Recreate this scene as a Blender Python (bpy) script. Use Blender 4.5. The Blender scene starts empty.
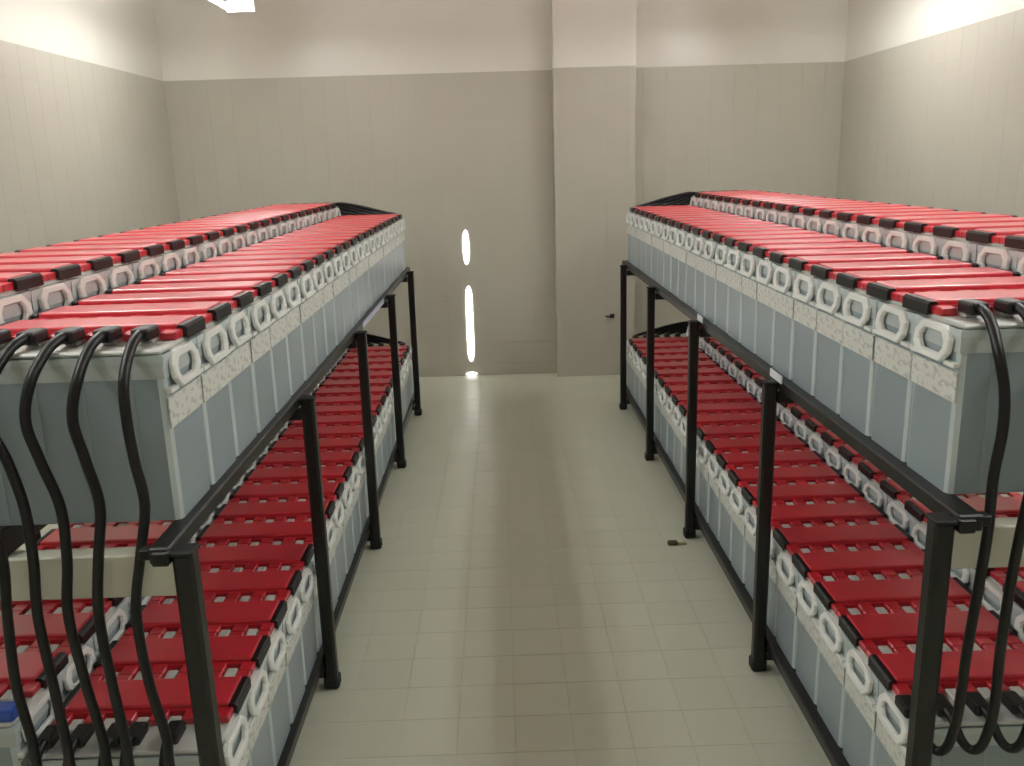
import bpy, bmesh, math, random
from mathutils import Vector, Matrix
random.seed(4)
SC = bpy.context.scene
COL = SC.collection

# ------------------------------------------------------------------ camera
F_PX, PITCH, ROLL, YAW, CAM_H = 875.08, 0.2442, 0.0296, 0.0095, 1.92
fw = Vector((math.sin(YAW)*math.cos(PITCH), math.cos(YAW)*math.cos(PITCH), -math.sin(PITCH)))
rt = Vector((math.cos(YAW), -math.sin(YAW), 0))
up = rt.cross(fw)
rt2 = rt*math.cos(ROLL) - up*math.sin(ROLL)
up2 = up*math.cos(ROLL) + rt*math.sin(ROLL)
cam_data = bpy.data.cameras.new('camera')
cam_data.sensor_fit = 'HORIZONTAL'
cam_data.sensor_width = 36
cam_data.lens = F_PX/1024*36
cam_data.clip_start = 0.05
cam = bpy.data.objects.new('camera', cam_data)
COL.objects.link(cam)
m = Matrix.Identity(4)
for i in range(3):
    m[i][0], m[i][1], m[i][2] = rt2[i], up2[i], -fw[i]
m[2][3] = CAM_H
cam.matrix_world = m
SC.camera = cam

# ------------------------------------------------------------------ world, exposure
w = bpy.data.worlds.new('world'); SC.world = w; w.use_nodes = True
w.node_tree.nodes['Background'].inputs[0].default_value = (0.5, 0.52, 0.5, 1)
w.node_tree.nodes['Background'].inputs[1].default_value = 0.1
SC.view_settings.view_transform = 'Standard'
SC.view_settings.look = 'None'
SC.view_settings.gamma = 1
SC.view_settings.use_curve_mapping = False
SC.view_settings.exposure = 0.0
TUBE_POWER = 52.0
SLIT_POWER = 6.0

# ------------------------------------------------------------------ dimensions (metres)
WL, WR, WB, WF = -2.869, 3.067, 8.05, -1.6        # walls left, right, back, behind the camera
CEIL, TILE_TOP, TILE = 3.55, 2.712, 0.2
N, PITCH_C = 23, 0.22                              # cells in a row and their spacing
DEPTH, CELL_W, CELL_H = 0.466, 0.215, 0.382
ROWGAP = 0.495
STEP = 0.095
Y0 = 1.867

# ------------------------------------------------------------------ materials
def lin(c):
    c /= 255.0
    return c/12.92 if c <= 0.04045 else ((c+0.055)/1.055)**2.4
def rgb(r, g, b): return (lin(r), lin(g), lin(b), 1)
def mat(name, col, rough=0.5, metal=0.0, var=0.0, noise=0.0, nscale=8.0, bump=0.0, bscale=60.0, spec=0.5, sss=None):
    mt = bpy.data.materials.new(name); mt.use_nodes = True
    nt = mt.node_tree; b = nt.nodes['Principled BSDF']
    b.inputs['Base Color'].default_value = col
    b.inputs['Roughness'].default_value = rough
    b.inputs['Metallic'].default_value = metal
    b.inputs['Specular IOR Level'].default_value = spec
    src = None
    if var or noise:
        hsv = nt.nodes.new('ShaderNodeHueSaturation'); hsv.inputs['Color'].default_value = col
        val = nt.nodes.new('ShaderNodeMath'); val.operation = 'ADD'
        a = nt.nodes.new('ShaderNodeMath'); a.operation = 'MULTIPLY_ADD'
        oi = nt.nodes.new('ShaderNodeObjectInfo')
        nt.links.new(oi.outputs['Random'], a.inputs[0]); a.inputs[1].default_value = var; a.inputs[2].default_value = 1-var/2
        tc = nt.nodes.new('ShaderNodeTexCoord'); nz = nt.nodes.new('ShaderNodeTexNoise')
        nz.inputs['Scale'].default_value = nscale; nz.inputs['Detail'].default_value = 4
        nt.links.new(tc.outputs['Object'], nz.inputs['Vector'])
        n2 = nt.nodes.new('ShaderNodeMath'); n2.operation = 'MULTIPLY_ADD'
        nt.links.new(nz.outputs['Fac'], n2.inputs[0]); n2.inputs[1].default_value = noise; n2.inputs[2].default_value = -noise/2
        nt.links.new(a.outputs[0], val.inputs[0]); nt.links.new(n2.outputs[0], val.inputs[1])
        nt.links.new(val.outputs[0], hsv.inputs['Value'])
        nt.links.new(hsv.outputs['Color'], b.inputs['Base Color'])
    if bump:
        tc = nt.nodes.new('ShaderNodeTexCoord'); nz = nt.nodes.new('ShaderNodeTexNoise')
        nz.inputs['Scale'].default_value = bscale
        bp = nt.nodes.new('ShaderNodeBump'); bp.inputs['Strength'].default_value = bump; bp.inputs['Distance'].default_value = 0.002
        nt.links.new(tc.outputs['Object'], nz.inputs['Vector']); nt.links.new(nz.outputs['Fac'], bp.inputs['Height'])
        nt.links.new(bp.outputs['Normal'], b.inputs['Normal'])
    return mt
def emit(name, col, strength):
    mt = bpy.data.materials.new(name); mt.use_nodes = True
    b = mt.node_tree.nodes['Principled BSDF']
    b.inputs['Base Color'].default_value = (0.8, 0.8, 0.8, 1)
    b.inputs['Emission Color'].default_value = col
    b.inputs['Emission Strength'].default_value = strength
    return mt

M = dict(
    floor_tile=mat('floor_tile_glaze', rgb(200, 202, 183), 0.4, var=0.03, noise=0.05, nscale=5, bump=0.06, bscale=30),
    floor_joint=mat('floor_joint_grout', rgb(182, 183, 165), 0.8, noise=0.1),
    wall_tile=mat('wall_tile_glaze', rgb(184, 179, 166), 0.36, var=0.025, noise=0.03, nscale=5, bump=0.08, bscale=12),
    wall_joint=mat('wall_joint_grout', rgb(184, 179, 164), 0.6, noise=0.06),
    paint=mat('white_gloss_paint', rgb(222, 218, 208), 0.3, noise=0.03, nscale=2, bump=0.1, bscale=5),
    ceiling=mat('ceiling_paint', rgb(215, 212, 204), 0.7, noise=0.03),
    steel=mat('black_coated_steel', rgb(19, 18, 16), 0.36, noise=0.25, nscale=14, bump=0.05),
    foot=mat('black_rubber', rgb(15, 15, 14), 0.6, noise=0.2),
    cream=mat('cream_painted_beam', rgb(222, 220, 203), 0.45, noise=0.05, nscale=10),
    case=mat('grey_translucent_case', rgb(146, 159, 164), 0.32, var=0.06, noise=0.14, nscale=6, spec=0.5),
    case_edge=mat('case_clear_edge', rgb(196, 207, 208), 0.3, var=0.04),
    case_rib=mat('case_rib', rgb(150, 162, 166), 0.32),
    case_top=mat('case_clear_top', rgb(190, 198, 197), 0.3, var=0.04, noise=0.1, nscale=10),
    lid=mat('pale_grey_lid', rgb(196, 197, 192), 0.4, noise=0.06),
    ring=mat('white_translucent_plastic', rgb(238, 240, 236), 0.35, var=0.04, noise=0.06, nscale=20),
    red=mat('red_plastic', rgb(203, 40, 56), 0.34, spec=0.8, var=0.06, noise=0.05, nscale=9, bump=0.05),
    red_tab=mat('red_plastic_tab', rgb(196, 32, 48), 0.38, spec=0.7, var=0.05),
    black=mat('black_plastic', rgb(19, 17, 18), 0.45, noise=0.2),
    cable=mat('black_cable_rubber', rgb(9, 9, 10), 0.42, noise=0.25, nscale=30),
    blue=mat('blue_plastic', rgb(35, 80, 175), 0.4, noise=0.08),
    tag=mat('white_tag', rgb(225, 228, 235), 0.4),
    streak=mat('pale_blue_strip', rgb(175, 180, 205), 0.4, noise=0.2, nscale=20),
    olive=mat('olive_scrap', rgb(70, 66, 38), 0.6, noise=0.3),
    scrap=mat('yellow_green_scrap', rgb(150, 150, 100), 0.6, noise=0.2),
    lamp_body=mat('white_lamp_metal', rgb(225, 225, 220), 0.4),
    tube=emit('lit_tube', (0.975, 1.0, 0.985, 1), TUBE_POWER),
    slit_glow=emit('glowing_slit', (1.0, 1.0, 0.97, 1), SLIT_POWER),
)
def label_material():
    mt = mat('printed_label', rgb(208, 207, 194), 0.5)
    nt = mt.node_tree; b = nt.nodes['Principled BSDF']
    tc = nt.nodes.new('ShaderNodeTexCoord'); oi = nt.nodes.new('ShaderNodeObjectInfo')
    mp = nt.nodes.new('ShaderNodeMapping'); mp.inputs['Scale'].default_value = (1, 40, 70)
    ad = nt.nodes.new('ShaderNodeVectorMath'); ad.operation = 'ADD'
    nz = nt.nodes.new('ShaderNodeTexNoise'); nz.inputs['Scale'].default_value = 1.0; nz.inputs['Detail'].default_value = 2
    rp = nt.nodes.new('ShaderNodeValToRGB')
    rp.color_ramp.elements[0].position = 0.36; rp.color_ramp.elements[0].color = rgb(190, 191, 186)
    rp.color_ramp.elements[1].position = 0.5; rp.color_ramp.elements[1].color = rgb(220, 221, 213)
    nt.links.new(tc.outputs['Object'], mp.inputs['Vector'])
    nt.links.new(mp.outputs['Vector'], ad.inputs[0]); nt.links.new(oi.outputs['Location'], ad.inputs[1])
    nt.links.new(ad.outputs['Vector'], nz.inputs['Vector'])
    nt.links.new(nz.outputs['Fac'], rp.inputs['Fac']); nt.links.new(rp.outputs['Color'], b.inputs['Base Color'])
    return mt
M['label'] = label_material()
for k in ('red', 'red_tab'):
    b = M[k].node_tree.nodes['Principled BSDF']
    b.inputs['Coat Weight'].default_value = 0.5; b.inputs['Coat Roughness'].default_value = 0.3

# ------------------------------------------------------------------ helpers
def box(bm, x0, x1, y0, y1, z0, z1, mi=0):
    vs = [bm.verts.new(c) for c in ((x0,y0,z0),(x1,y0,z0),(x1,y1,z0),(x0,y1,z0),(x0,y0,z1),(x1,y0,z1),(x1,y1,z1),(x0,y1,z1))]
    fs = []
    for f in ((0,3,2,1),(4,5,6,7),(0,1,5,4),(1,2,6,5),(2,3,7,6),(3,0,4,7)):
        fc = bm.faces.new([vs[i] for i in f]); fc.material_index = mi; fs.append(fc)
    return vs, fs
def bevel(bm, verts, off, seg=1, only=None):
    vset = set(verts)
    es = [e for e in bm.edges if e.verts[0] in vset and e.verts[1] in vset and (only is None or only(e))]
    return bmesh.ops.bevel(bm, geom=es, offset=off, segments=seg, profile=0.5, affect='EDGES')
def mesh(name, bm, *mats, smooth=False):
    bmesh.ops.recalc_face_normals(bm, faces=bm.faces)
    me = bpy.data.meshes.new(name); bm.to_mesh(me); bm.free()
    for mt in mats: me.materials.append(mt)
    if smooth:
        for p in me.polygons: p.use_smooth = True
    return me
def obj(name, me, parent=None, loc=(0,0,0), rz=0.0):
    o = bpy.data.objects.new(name, me); COL.objects.link(o)
    o.location = loc; o.rotation_euler = (0, 0, rz)
    if parent: o.parent = parent
    return o
def thing(name, label, cat, loc=(0,0,0), rz=0.0, group=None):
    o = obj(name, None, None, loc, rz); o.empty_display_size = 0.05
    o['label'] = label; o['category'] = cat
    if group: o['group'] = group
    return o
def tag(o, label, cat, group=None):
    o['label'] = label; o['category'] = cat
    if group: o['group'] = group
    return o
def structure(o): o['kind'] = 'structure'; return o
def bx(name, x0, x1, y0, y1, z0, z1, mt, parent=None, bev=0.0, seg=1):
    bm = bmesh.new(); cx, cy = (x0+x1)/2, (y0+y1)/2
    vs, _ = box(bm, x0-cx, x1-cx, y0-cy, y1-cy, 0, z1-z0)
    if bev: bevel(bm, vs, bev, seg)
    return obj(name, mesh(name, bm, mt), parent, (cx, cy, z0))
def spline(pts, n=10):
    P = [Vector(p) for p in pts]; P = [P[0]*2-P[1]] + P + [P[-1]*2-P[-2]]
    out = []
    for i in range(1, len(P)-2):
        a, b, c, d = P[i-1], P[i], P[i+1], P[i+2]
        for k in range(n):
            t = k/n
            out.append(0.5*((2*b)+(c-a)*t+(2*a-5*b+4*c-d)*t*t+(3*b-a-3*c+d)*t**3))
    out.append(P[-2]); return out
def tube(bm, pts, r, seg=8):
    rings = []; prev = None
    for i, p in enumerate(pts):
        t = (pts[min(i+1, len(pts)-1)] - pts[max(i-1, 0)]).normalized()
        if prev is None:
            a = Vector((1, 0, 0)) if abs(t.x) < 0.9 else Vector((0, 1, 0))
            u = (a - t*a.dot(t)).normalized()
        else:
            u = (prev - t*prev.dot(t)).normalized()
        prev = u; v = t.cross(u)
        rings.append([bm.verts.new(p + (u*math.cos(k*2*math.pi/seg) + v*math.sin(k*2*math.pi/seg))*r) for k in range(seg)])
    for a, b in zip(rings, rings[1:]):
        for k in range(seg): bm.faces.new((a[k], a[(k+1) % seg], b[(k+1) % seg], b[k]))
    bm.faces.new(rings[0][::-1]); bm.faces.new(rings[-1])
ORD = ('first second third fourth fifth sixth seventh eighth ninth tenth eleventh twelfth thirteenth fourteenth fifteenth '
       'sixteenth seventeenth eighteenth nineteenth twentieth twenty-first twenty-second twenty-third').split()

# ------------------------------------------------------------------ room shell
structure(bx('floor', WL-0.15, WR+0.15, WF-0.15, WB+0.15, -0.12, -0.002, M['floor_joint']))
structure(bx('ceiling', WL-0.15, WR+0.15, WF-0.15, WB+0.15, CEIL, CEIL+0.1, M['ceiling']))
TT = 0.002   # wall tile thickness in front of the joint plane
walls = {}
walls['wall_left'] = structure(bx('wall_left', WL-0.15, WL-TT, WF, WB+0.1, 0, TILE_TOP, M['wall_joint']))
walls['wall_right'] = structure(bx('wall_right', WR+TT, WR+0.15, WF, WB+0.1, 0, TILE_TOP, M['wall_joint']))
walls['wall_back'] = structure(bx('wall_back', WL-0.15, WR+0.15, WB+TT, WB+0.15, 0, TILE_TOP, M['wall_joint']))
walls['wall_front'] = structure(bx('wall_front', WL-0.15, WR+0.15, WF-0.15, WF, 0, CEIL, M['paint']))
for nm, par, a in (('painted_band', 'wall_left', (WL-0.15, WL-0.004, WF, WB+0.1)), ('painted_band', 'wall_right', (WR+0.004, WR+0.15, WF, WB+0.1)),
                   ('painted_band', 'wall_back', (WL-0.15, WR+0.15, WB+0.004, WB+0.15))):
    o = bx(nm, *a, TILE_TOP, CEIL, M['paint'])
    mw = o.location.copy(); o.parent = walls[par]; o.location = mw - walls[par].location
PX0, PX1, PY = 0.503, 1.212, WB-0.163
pier = structure(bx('wall_pier', PX0+TT, PX1-TT, PY+TT, WB+0.01, 0, TILE_TOP, M['wall_joint']))
o = bx('painted_band', PX0+0.003, PX1-0.003, PY+0.003, WB+0.01, TILE_TOP, CEIL, M['paint'])
o.parent = pier; o.location = o.location - pier.location

def tile_mesh(sx, sy, th, mt, name):          # a glazed tile lying in its x-y plane, face up, chamfered rim
    bm = bmesh.new(); g = 0.0006; c = 0.0006
    lo = [bm.verts.new((x, y, 0)) for x, y in ((g, g), (sx-g, g), (sx-g, sy-g), (g, sy-g))]
    mi = [bm.verts.new((x, y, th-c*0.6)) for x, y in ((g, g), (sx-g, g), (sx-g, sy-g), (g, sy-g))]
    hi = [bm.verts.new((x, y, th)) for x, y in ((g+c, g+c), (sx-g-c, g+c), (sx-g-c, sy-g-c), (g+c, sy-g-c))]
    for a, b in ((lo, mi), (mi, hi)):
        for k in range(4): bm.faces.new((a[k], a[(k+1) % 4], b[(k+1) % 4], b[k]))
    bm.faces.new(hi)
    return mesh(name, bm, mt)
TILES = {}
def place_tiles(parent, cells, frame, mt, limit=300, th=TT):
    """cells: (u, v, su, sv, priority); frame: origin, u axis, v axis (world). The best ones become tiles, the rest one part."""
    O, U, V = Vector(frame[0]), Vector(frame[1]), Vector(frame[2]); W = U.cross(V)
    rot = Matrix((U, V, W)).transposed()
    cells = sorted(cells, key=lambda c: c[4])
    near = [c for c in cells[:limit] if c[4] < 1e6]; rest = cells[len(near):]
    for u, v, su, sv, _ in near:
        key = (round(su, 3), round(sv, 3), mt.name)
        if key not in TILES: TILES[key] = tile_mesh(su, sv, th, mt, 'tile')
        o = bpy.data.objects.new('tile', TILES[key]); COL.objects.link(o)
        o.parent = parent
        o.matrix_local = Matrix.Translation(O + U*u + V*v - parent.location) @ rot.to_4x4()
    if rest:
        bm = bmesh.new(); g = 0.0008
        for u, v, su, sv, _ in rest:
            q = [O + U*(u+a) + V*(v+b) + W*th for a, b in ((g, g), (su-g, g), (su-g, sv-g), (g, sv-g))]
            b0 = [p - W*th for p in q]
            t = [bm.verts.new(p - parent.location) for p in q]; s = [bm.verts.new(p - parent.location) for p in b0]
            bm.faces.new(t)
            for k in range(4): bm.faces.new((s[k], s[(k+1) % 4], t[(k+1) % 4], t[k]))
        o = obj('tile_field', mesh('tile_field', bm, mt), parent); o['kind'] = 'stuff'
def grid(u0, u1, v0, v1, pu, pv, prio):
    """tile cells between the limits; joint lines at pu + k*TILE and pv + k*TILE"""
    def cuts(a, b, p):
        k = math.floor((a-p)/TILE+1e-6)+1; c = [a]
        while p+k*TILE < b-1e-4: c.append(p+k*TILE); k += 1
        c.append(b); return [(x, y) for x, y in zip(c, c[1:]) if y-x > 0.012]
    return [(ua, va, ub-ua, vb-va, prio((ua+ub)/2, (va+vb)/2)) for ua, ub in cuts(u0, u1, pu) for va, vb in cuts(v0, v1, pv)]
fl = bpy.data.objects['floor']
place_tiles(fl, [c for c in grid(WL, WR, WF, WB, 0.0, 2.76, lambda x, y: (y if (-0.82 < x < 1.12 and y > 2.1) else 1e7))],
            ((0, 0, -0.002), (1, 0, 0), (0, 1, 0)), M['floor_tile'], 300, 0.002)
# wall tiles: u runs to the right seen from inside, v up
hidden = lambda x, z: not (z > 1.45 or -0.85 < x < 1.1)
place_tiles(walls['wall_back'], [c for c in grid(WL, WR, 0, TILE_TOP, PX0, 0.112, lambda x, z: 1e7 if hidden(x, z) or PX0 < x < PX1 else abs(x))],
            ((0, WB+TT, 0), (1, 0, 0), (0, 0, 1)), M['wall_tile'])
place_tiles(pier, grid(PX0, PX1, 0, TILE_TOP, PX0+0.054, 0.112, lambda x, z: z), ((0, PY+TT, 0), (1, 0, 0), (0, 0, 1)), M['wall_tile'])
place_tiles(pier, grid(PY, WB, 0, TILE_TOP, PY, 0.112, lambda x, z: z), ((PX0+TT, 0, 0), (0, -1, 0), (0, 0, 1)) and ((PX0+TT, PY+WB, 0), (0, -1, 0), (0, 0, 1)), M['wall_tile'])
place_tiles(pier, grid(PY, WB, 0, TILE_TOP, PY, 0.112, lambda x, z: z), ((PX1-TT, 0, 0), (0, 1, 0), (0, 0, 1)), M['wall_tile'])
# left wall: seen from inside, u runs towards +Y; right wall: u runs towards -Y
place_tiles(walls['wall_left'], grid(WF, WB, 0, TILE_TOP, WB, 0.112, lambda y, z: 1e7 if (y < 4.6 or z < 1.45) else -y),
            ((WL-TT, 0, 0), (0, 1, 0), (0, 0, 1)), M['wall_tile'])
place_tiles(walls['wall_right'], grid(-WB, -WF, 0, TILE_TOP, -WB, 0.112, lambda u, z: 1e7 if (-u < 4.6 or z < 1.45) else u),
            ((WR+TT, 0, 0), (0, -1, 0), (0, 0, 1)), M['wall_tile'])

# glowing slit shapes set on the face of the back wall
def slit(name, x, w_, z0, z1, y=WB, dp=0.006):
    bm = bmesh.new(); pts = []; n = 8; t = min(w_*2.0, (z1-z0)/2)
    for k in range(n+1):
        a = math.pi*k/n; pts.append((x+w_/2*math.cos(a), z1-t+t*math.sin(a)))
    for k in range(n+1):
        a = math.pi+math.pi*k/n; pts.append((x+w_/2*math.cos(a), z0+t+t*math.sin(a)))
    f = [bm.verts.new((px-x, -dp, pz-z0)) for px, pz in pts]; b = [bm.verts.new((px-x, 0, pz-z0)) for px, pz in pts]
    bm.faces.new(f); bm.faces.new(b)
    for k in range(len(f)): bm.faces.new((f[k], f[(k+1) % len(f)], b[(k+1) % len(f)], b[k]))
    o = obj(name, mesh(name, bm, M['slit_glow']), None, (x, y, z0)); structure(o); return o
slit('bright_slit_1', -0.306, 0.056, 1.045, 1.36)['label'] = 'short bright slit in tiled back wall, above the long one'
slit('bright_slit_2', -0.299, 0.062, 0.135, 0.85)['label'] = 'long bright slit low in tiled back wall'
slit('bright_slit_3', -0.300, 0.10, 0.004, 0.032)['label'] = 'tiny bright sliver at foot of back wall'

# ------------------------------------------------------------------ hanging strip lamps
def lamp(x, y0, y1, z, label):
    t = thing('strip_lamp', label, 'lamp', (x, (y0+y1)/2, z), 0, 'hanging fluorescent strip lamps')
    L = (y1-y0)/2
    bm = bmesh.new()
    vs, _ = box(bm, -0.035, 0.035, -L, L, 0.028, 0.085); bevel(bm, vs, 0.006)
    obj('batten', mesh('batten', bm, M['lamp_body']), t)
    for s in (-1, 1):
        bm = bmesh.new(); tube(bm, [Vector((s*0.075, -L+0.03, 0.0)), Vector((s*0.075, L-0.03, 0.0))], 0.02, 10)
        obj('tube', mesh('tube', bm, M['tube']), t)
        bm = bmesh.new(); box(bm, -0.1, 0.1, s*L-0.028*(s > 0), s*L+0.028*(s < 0), -0.022, 0.05)
        obj('end_socket', mesh('end_socket', bm, M['lamp_body']), t)
        bm = bmesh.new(); tube(bm, [Vector((0, s*L*0.7, 0.085)), Vector((0, s*L*0.7, CEIL-z))], 0.005, 6)
        obj('suspension_rod', mesh('suspension_rod', bm, M['lamp_body']), t)
LZ = 3.08
for x, side in ((-1.83, 'left'), (2.12, 'right')):
    for y0, where in ((5.62, 'nearest the back wall'), (3.1, 'over the middle of the rack'), (0.9, 'over its front end')):
        lamp(x, y0, y0+1.27, LZ, f'lit white strip lamp hanging above {side} battery rack, {where}')

# ------------------------------------------------------------------ battery cells
def container_mesh():
    bm = bmesh.new(); h = CELL_H; x0, x1, y1 = -DEPTH/2, DEPTH/2, CELL_W/2
    vs, fs = box(bm, x0, x1, -y1, y1, 0, h)
    r = bevel(bm, vs, 0.016, 2, lambda e: abs(e.verts[0].co.z - e.verts[1].co.z) > 0.1)
    for f in r['faces']: f.material_index = 1
    for s in (-1, 1):
        for k in range(4):
            x = (k-1.5)*0.105
            box(bm, x-0.004, x+0.004, min(s*(y1-0.001), s*(y1+0.0022)), max(s*(y1-0.001), s*(y1+0.0022)), 0.01, h-0.03, 2)
    # pale band of empty case above the plates
    box(bm, x0-0.0012, x1+0.0012, -y1-0.0008, y1+0.0008, h-0.052, h-0.015, 3)
    # rim under the lid and a moulded foot line
    box(bm, x0-0.003, x1+0.003, -y1-0.0018, y1+0.0018, h-0.016, h, 1)
    return mesh('container', bm, M['case'], M['case_edge'], M['case_rib'], M['case_top'])
def lid_mesh():
    bm = bmesh.new()
    vs, _ = box(bm, -DEPTH/2+0.003, DEPTH/2-0.003, -CELL_W/2+0.002, CELL_W/2-0.002, 0, 0.012); bevel(bm, vs, 0.004)
    for k in range(5):                                        # pole sleeves
        x = (k-2)*0.085
        vs, _ = box(bm, x-0.0155, x+0.0155, -0.024, 0.024, 0.011, 0.027); bevel(bm, vs, 0.003)
    return mesh('lid', bm, M['lid'])
def ring_mesh():
    """octagonal loop standing on the aisle face, tipped a little outwards at its foot"""
    bm = bmesh.new()
    def octo(hy, hz, c): return [(-hy+c, hz), (hy-c, hz), (hy, hz-c), (hy, -hz+c), (hy-c, -hz), (-hy+c, -hz), (-hy, -hz+c), (-hy, hz-c)]
    o, i = octo(0.082, 0.041, 0.026), octo(0.056, 0.0235, 0.016)
    def X(z, d): return -d - (0.041-z)*0.12
    levels = []
    for prof, d in ((o, 0.0), (o, 0.008), ([(a*0.95, b*0.93) for a, b in o], 0.012), ([(a*1.08, b*1.1) for a, b in i], 0.012), (i, 0.008), (i, 0.0)):
        levels.append([bm.verts.new((X(z, d), y, z)) for y, z in prof])
    for a, b in zip(levels, levels[1:]+levels[:1]):
        for k in range(8): bm.faces.new((a[k], a[(k+1) % 8], b[(k+1) % 8], b[k]))
    # ledge that ties the loop to the lid
    box(bm, -0.010, 0.02, -0.05, 0.05, 0.034, 0.0415)
    # low brackets between neighbouring loops
    for s in (-1, 1):
        box(bm, -0.012, 0.001, min(s*0.06, s*0.107), max(s*0.06, s*0.107), -0.044, -0.034)
    return mesh('carrying_ring', bm, M['ring'])
def label_mesh():
    bm = bmesh.new(); vs, _ = box(bm, -0.0025, 0.0005, -0.106, 0.106, -0.034, 0.034)
    return mesh('label', bm, M['label'])
ME = dict(container=container_mesh(), lid=lid_mesh(), ring=ring_mesh(), label=label_mesh())
def cell(x, y, z, rz, label, group):
    t = thing('battery_cell', label, 'battery', (x, y, z), rz, group)
    obj('container', ME['container'], t)
    obj('lid', ME['lid'], t, (0, 0, CELL_H))
    obj('carrying_ring', ME['ring'], t, (-DEPTH/2, 0, CELL_H-0.041))
    obj('label', ME['label'], t, (-DEPTH/2, 0, CELL_H-0.131))
    return t

# ------------------------------------------------------------------ red connector covers that bridge neighbouring cells
def cover_meshes():
    bm = bmesh.new(); hx, hy = DEPTH/2-0.016, 0.064
    vs, _ = box(bm, -hx, hx, -hy, hy, 0, 0.032); bevel(bm, vs, 0.005, 2)
    plate = mesh('plate', bm, M['red'])
    bm = bmesh.new()
    for s in (-1, 1):
        ya, yb = sorted((s*(hy-0.004), s*0.1085))
        ex = DEPTH/2-0.004
        edges = [-ex] + [(k-2)*0.085+d for k in range(5) for d in (-0.021, 0.021)] + [ex]
        for a, b in zip(edges[::2], edges[1::2]):
            vs, _ = box(bm, a, b, ya, yb, 0.0, 0.020); bevel(bm, vs, 0.003)
        y2 = sorted((s*(hy-0.004), s*(hy+0.008)))
        box(bm, -hx+0.002, hx-0.002, y2[0], y2[1], 0.0, 0.019)
    tabs = mesh('tab_strip', bm, M['red_tab'])
    bm = bmesh.new()
    vs, _ = box(bm, -0.012, 0.012, -0.065, 0.065, -0.004, 0.0265); bevel(bm, vs, 0.005)
    cap = mesh('end_cap', bm, M['black'])
    bm = bmesh.new()                                          # aisle side: the cap hooks down over the lid edge
    pr = [(0.010, -0.004), (0.010, 0.0205), (0.007, 0.0235), (-0.007, 0.0235), (-0.013, 0.017), (-0.013, -0.009), (-0.0112, -0.009), (-0.0112, -0.004)]
    a = [bm.verts.new((px, -0.065, pz)) for px, pz in pr]; b = [bm.verts.new((px, 0.065, pz)) for px, pz in pr]
    for k in range(8): bm.faces.new((a[k], a[(k+1) % 8], b[(k+1) % 8], b[k]))
    bm.faces.new(a); bm.faces.new(b)
    return plate, tabs, cap, mesh('hooked_end_cap', bm, M['black'])
PLATE, TABS, CAP, HOOK_CAP = cover_meshes()
def cover(x, y, z, rz, label, group):
    t = thing('connector_cover', label, 'cover', (x, y, z), rz, group)
    obj('plate', PLATE, t); obj('tab_strip', TABS, t)
    for s in (-1, 1): obj('end_cap', CAP if s > 0 else HOOK_CAP, t, (s*(DEPTH/2-0.007), 0, 0.0045))
    return t

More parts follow.
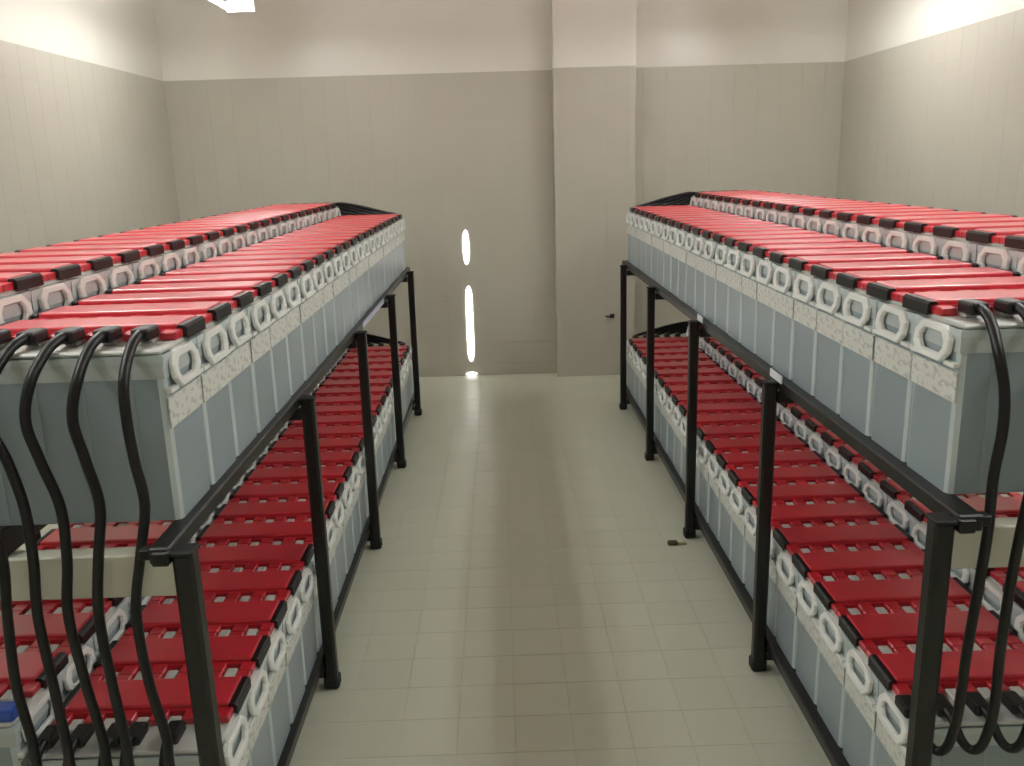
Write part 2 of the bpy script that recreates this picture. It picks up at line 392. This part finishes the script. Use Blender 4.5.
# ------------------------------------------------------------------ racks, rows and cables
ZU, ZL = 1.158, 0.133            # underside of the aisle rows, upper and lower tier
def rack(side, sgn, xleg, xface, yleg, dleg):
    xin = lambda d: xface + sgn*d              # d metres away from the aisle face
    t = thing('battery_rack', f'black two-tier stepped steel rack standing along the {side} side of aisle', 'rack', (xface, yleg, 0), 0)
    T0 = t.location
    def part(name, xa, xb, ya, yb, za, zb, mt, bev=0.003, parent=None):
        o = bx(name, min(xa, xb), max(xa, xb), ya, yb, za, zb, mt, None, bev)
        p = parent or t; o.parent = p
        o.location = o.location - T0 - (p.location if parent else Vector())
        return o
    hw = 0.023
    xo = xin(ROWGAP+DEPTH+0.035)
    yend = Y0+N*PITCH_C
    for k in range(5):
        y = yleg+k*dleg
        for x, ztop in ((xleg, 1.142), (xo, 1.142+STEP)):
            lg = part('leg', x-hw, x+hw, y-hw, y+hw, 0.03, ztop, M['steel'], 0.008)
            part('foot', x-hw-0.006, x+hw+0.006, y-hw-0.006, y+hw+0.006, 0.0, 0.05, M['foot'], 0.008, lg)
            part('leg_cap', x-hw-0.003, x+hw+0.003, y-hw-0.003, y+hw+0.003, ztop-0.006, ztop+0.006, M['foot'], 0.003, lg)
        # cross beams under the rails; the front one of the upper tier is cream
        for z in (ZU-0.05, ZL-0.05):
            front = (k == 0 and z > 0.5)
            if front: part('cream_cross_beam', xleg+sgn*0.03, xo-sgn*0.026, Y0-0.03, Y0+0.02, z-0.123, z-0.018, M['cream'], 0.004)['label'] = 'cream painted cross beam'
            else: part('cross_beam', xleg+sgn*0.026, xo-sgn*0.026, y-0.018, y+0.018, z-0.04, z-0.001, M['steel'])
            # bracket and bolt where the leg meets the rail
            part('bracket', xleg+sgn*0.024, xleg+sgn*0.06, y-0.034, y+0.034, z+0.012, z+0.044, M['steel'], 0.003)
    for zt in (ZU, ZL):
        for r in range(2):
            for d in (0.03, DEPTH-0.05):
                x = xin(r*ROWGAP+d); zz = zt+r*STEP
                xa, xb = (x-0.022, x+0.022)
                if r == 0 and d == 0.03: xa, xb = sorted((xleg+sgn*0.025, xin(0.022)))
                first = (r == 0 and d == 0.03)
                part('rail', xa, xb, yleg-0.02 if first else Y0-0.025, yend+0.05, zz-(0.04 if first else 0.05 if zt == ZL or r == 1 else 0.068), zz-0.0005, M['steel'], 0.004)
                if r == 1:
                    for k in range(5):
                        part('riser', x-0.018, x+0.018, yleg+k*dleg-0.02, yleg+k*dleg+0.02, zt-0.051, zz-0.05, M['steel'], 0.002)
    # front stub where the rail ends
    part('rail_end_stub', xin(0.018), xin(0.05), yleg-0.005, yleg+0.022, ZU-0.036, ZU-0.010, M['foot'], 0.004)
    rz = 0.0 if sgn > 0 else math.pi
    words = {(0, 0): 'upper aisle row', (0, 1): 'upper wall-side row', (1, 0): 'lower aisle row', (1, 1): 'lower wall-side row'}
    for tier, zt in enumerate((ZU, ZL)):
        ys = Y0 + (0.035 if tier else 0.0)
        for r in range(2):
            row = words[(tier, r)]; xc = xin(r*ROWGAP+DEPTH/2); zz = zt+r*STEP
            for i in range(N):
                j = 0.0015*math.sin(i*2.3+tier+r*1.7)
                cell(xc+j, ys+(i+0.5)*PITCH_C, zz, rz, f'grey translucent battery cell, {ORD[i]} from the front, {row} of {side} rack',
                     f'battery cells in {row} of {side} rack')
            for i in range(N-1):
                cover(xc, ys+(i+1)*PITCH_C, zz+CELL_H+0.0125, rz,
                      f'red cover bridging {ORD[i]} and {ORD[i+1]} cells from the front, {row} of {side} rack',
                      f'red connector covers on {row} of {side} rack')
    return t

def lugged_cable(label, pts, ends, group, r=0.0115):
    base = Vector(pts[-1])
    sp = spline(pts, 9); bm = bmesh.new(); tube(bm, [p-base for p in sp], r, 10)
    c = obj('battery_cable', mesh('battery_cable', bm, M['cable'], smooth=True), None, base)
    tag(c, label, 'cable', group)
    for e in ends:
        bm = bmesh.new(); vs, _ = box(bm, -0.021, 0.021, -0.034, 0.034, -0.014, 0.016); bevel(bm, vs, 0.007, 2)
        obj('lug', mesh('lug', bm, M['black']), c, Vector(e)-base)
    return c

def front_cables(side, sgn, xface):
    top, low = ZU+CELL_H+0.036, ZL+CELL_H+0.036
    nth = ['nearest the aisle', 'second from the aisle', 'third from the aisle', 'fourth from the aisle', 'fifth from the aisle']
    # sideways sway of each cable (away from the aisle) at these heights
    ZS = (1.50, 1.42, 1.33, 1.22, 1.10, 0.97, 0.80, 0.65)
    SW = {'left': ((0, 0, -.002, -.008, .014, .038, .034, .014), (.015, .03, .018, .006, .022, .038, .034, .026), (.03, .045, .03, .008, .007, .022, .010, -.006),
                   (.03, .04, .016, .002, -.003, .006, .0, -.004), (.026, .04, .02, .0, -.02, -.01, .0, -.01)),
          'right': ((-.012, .002, .010, .006, .001, -.008, -.018, -.02), (-.01, .01, .02, .012, -.008, -.02, -.024, -.02), (.0, .02, .03, .01, .0, -.01, -.01, -.01),
                    (.01, .03, .03, .01, .0, -.01, .0, .0), (.02, .03, .02, .0, -.01, .0, .01, .0))}[side]
    YS = (-0.058, -0.070, -0.066, -0.058, -0.068, -0.072, -0.07, -0.066)
    for k in range(5):
        x = xface+sgn*(0.062+0.084*k); xl = x+sgn*SW[k][-1]
        pts = [(x, Y0+0.10, top), (x, Y0+0.058, top+0.004), (x+sgn*SW[k][0]*0.4, Y0-0.002, top-0.016)]
        pts += [(x+sgn*SW[k][i], Y0+YS[i], ZS[i]) for i in range(8)]
        pts += [(xl-0.004, Y0-0.058, low+0.02), (xl-0.010, Y0-0.045, low-0.03), (xl-0.024, Y0-0.03, low-0.046), (xl-0.040, Y0-0.014, low-0.03),
                (xl-0.046, Y0+0.03, low+0.004), (xl-0.046, Y0+0.08, low)]
        lugged_cable(f'thick black cable hanging at front end of {side} rack, {nth[k]}', pts,
                     [(x, Y0+0.083, top), (xl-0.046, Y0+0.082, low)], f'cables at front end of {side} rack')
def rear_cables(side, sgn, xface):
    ye = Y0+N*PITCH_C-PITCH_C/2
    for tier, zt in (('upper', ZU), ('lower', ZL)):
        dy = 0.035 if zt == ZL else 0
        for k in range(5):
            xa = xface+sgn*(DEPTH/2+(k-2)*0.085); xb = xa+sgn*ROWGAP; z = zt+CELL_H+0.027; y = ye+dy
            y += 0.03
            pts = [(xa, y, z), (xa+sgn*0.005, y+0.05, z+0.010), (xa+sgn*0.07, y+0.085+0.004*k, z+0.020), (xa+sgn*0.25, y+0.095, z+STEP*0.5+0.020),
                   (xb-sgn*0.09, y+0.085, z+STEP+0.004), (xb-sgn*0.005, y+0.055, z+STEP), (xb, y, z+STEP)]
            lugged_cable(f'black rear link cable of {side} rack, {tier} tier, {ORD[k]} pole from aisle', pts,
                         [(xa, y+0.02, z), (xb, y+0.02, z+STEP)], f'rear link cables of {side} rack')

LR = rack('left', -1, -0.6926, -0.7408, 1.738, 1.2528)
RR = rack('right', 1, 0.9464, 1.0068, 1.768, 1.2389)
for a in (('left', -1, -0.7408), ('right', 1, 1.0068)):
    front_cables(*a); rear_cables(*a)

# a pale blue strip and white tags on the rails
def rail_tag(par, name, x, sgn, y0, y1, z0, z1, mt, lab):
    o = bx(name, x-0.002, x+0.002, y0, y1, z0, z1, mt); o.parent = par; o.location = o.location-par.location; o['label'] = lab
rail_tag(LR, 'rail_strip', -0.7150, -1, 4.45, 5.3, 1.128, 1.155, M['streak'], 'pale blue strip on rail')
rail_tag(RR, 'rail_tag', 0.9695, 1, 4.16, 4.27, 1.150, 1.180, M['tag'], 'small white tag on rail')
rail_tag(RR, 'rail_tag', 0.9695, 1, 2.95, 3.08, 1.150, 1.178, M['tag'], 'small white tag on rail')

# ------------------------------------------------------------------ small things
bt = thing('terminal_cover', 'blue plastic cover on front cell of lower wall-side row, left rack', 'cover', (-1.458, 1.937, ZL+STEP+CELL_H+0.0125))
bm = bmesh.new(); vs, _ = box(bm, -0.225, 0.225, -0.028, 0.02, 0, 0.032); bevel(bm, vs, 0.006, 2)
obj('shell', mesh('shell', bm, M['blue']), bt)
bm = bmesh.new()
for k in range(5): box(bm, (k-2)*0.085-0.018, (k-2)*0.085+0.018, -0.0305, -0.027, 0.004, 0.026)
obj('front_lugs', mesh('front_lugs', bm, M['foot']), bt)

sc_ = thing('floor_clip', 'small dark olive clip lying on floor tiles beside right rack foot', 'clip', (0.855, 4.155, 0))
bm = bmesh.new(); vs, _ = box(bm, -0.04, 0.012, -0.017, 0.015, 0, 0.022); bevel(bm, vs, 0.006)
obj('jaw', mesh('jaw', bm, M['olive']), sc_)
bm = bmesh.new(); vs, _ = box(bm, 0.010, 0.058, -0.008, 0.012, 0, 0.010); bevel(bm, vs, 0.003)
obj('tongue', mesh('tongue', bm, M['scrap']), sc_)

hk = thing('wall_hook', 'small dark metal hook on tiled pier beside right rack', 'hook', (1.006, PY, 0.556))
bm = bmesh.new(); vs, _ = box(bm, -0.02, 0.02, -0.006, 0.0, -0.018, 0.018); bevel(bm, vs, 0.002)
obj('plate', mesh('hook_plate', bm, M['steel']), hk)
bm = bmesh.new(); tube(bm, spline([(0, -0.004, 0), (-0.01, -0.03, 0.0), (-0.05, -0.04, 0.0), (-0.06, -0.04, 0.012)], 5), 0.007, 8)
obj('arm', mesh('hook_arm', bm, M['steel']), hk)
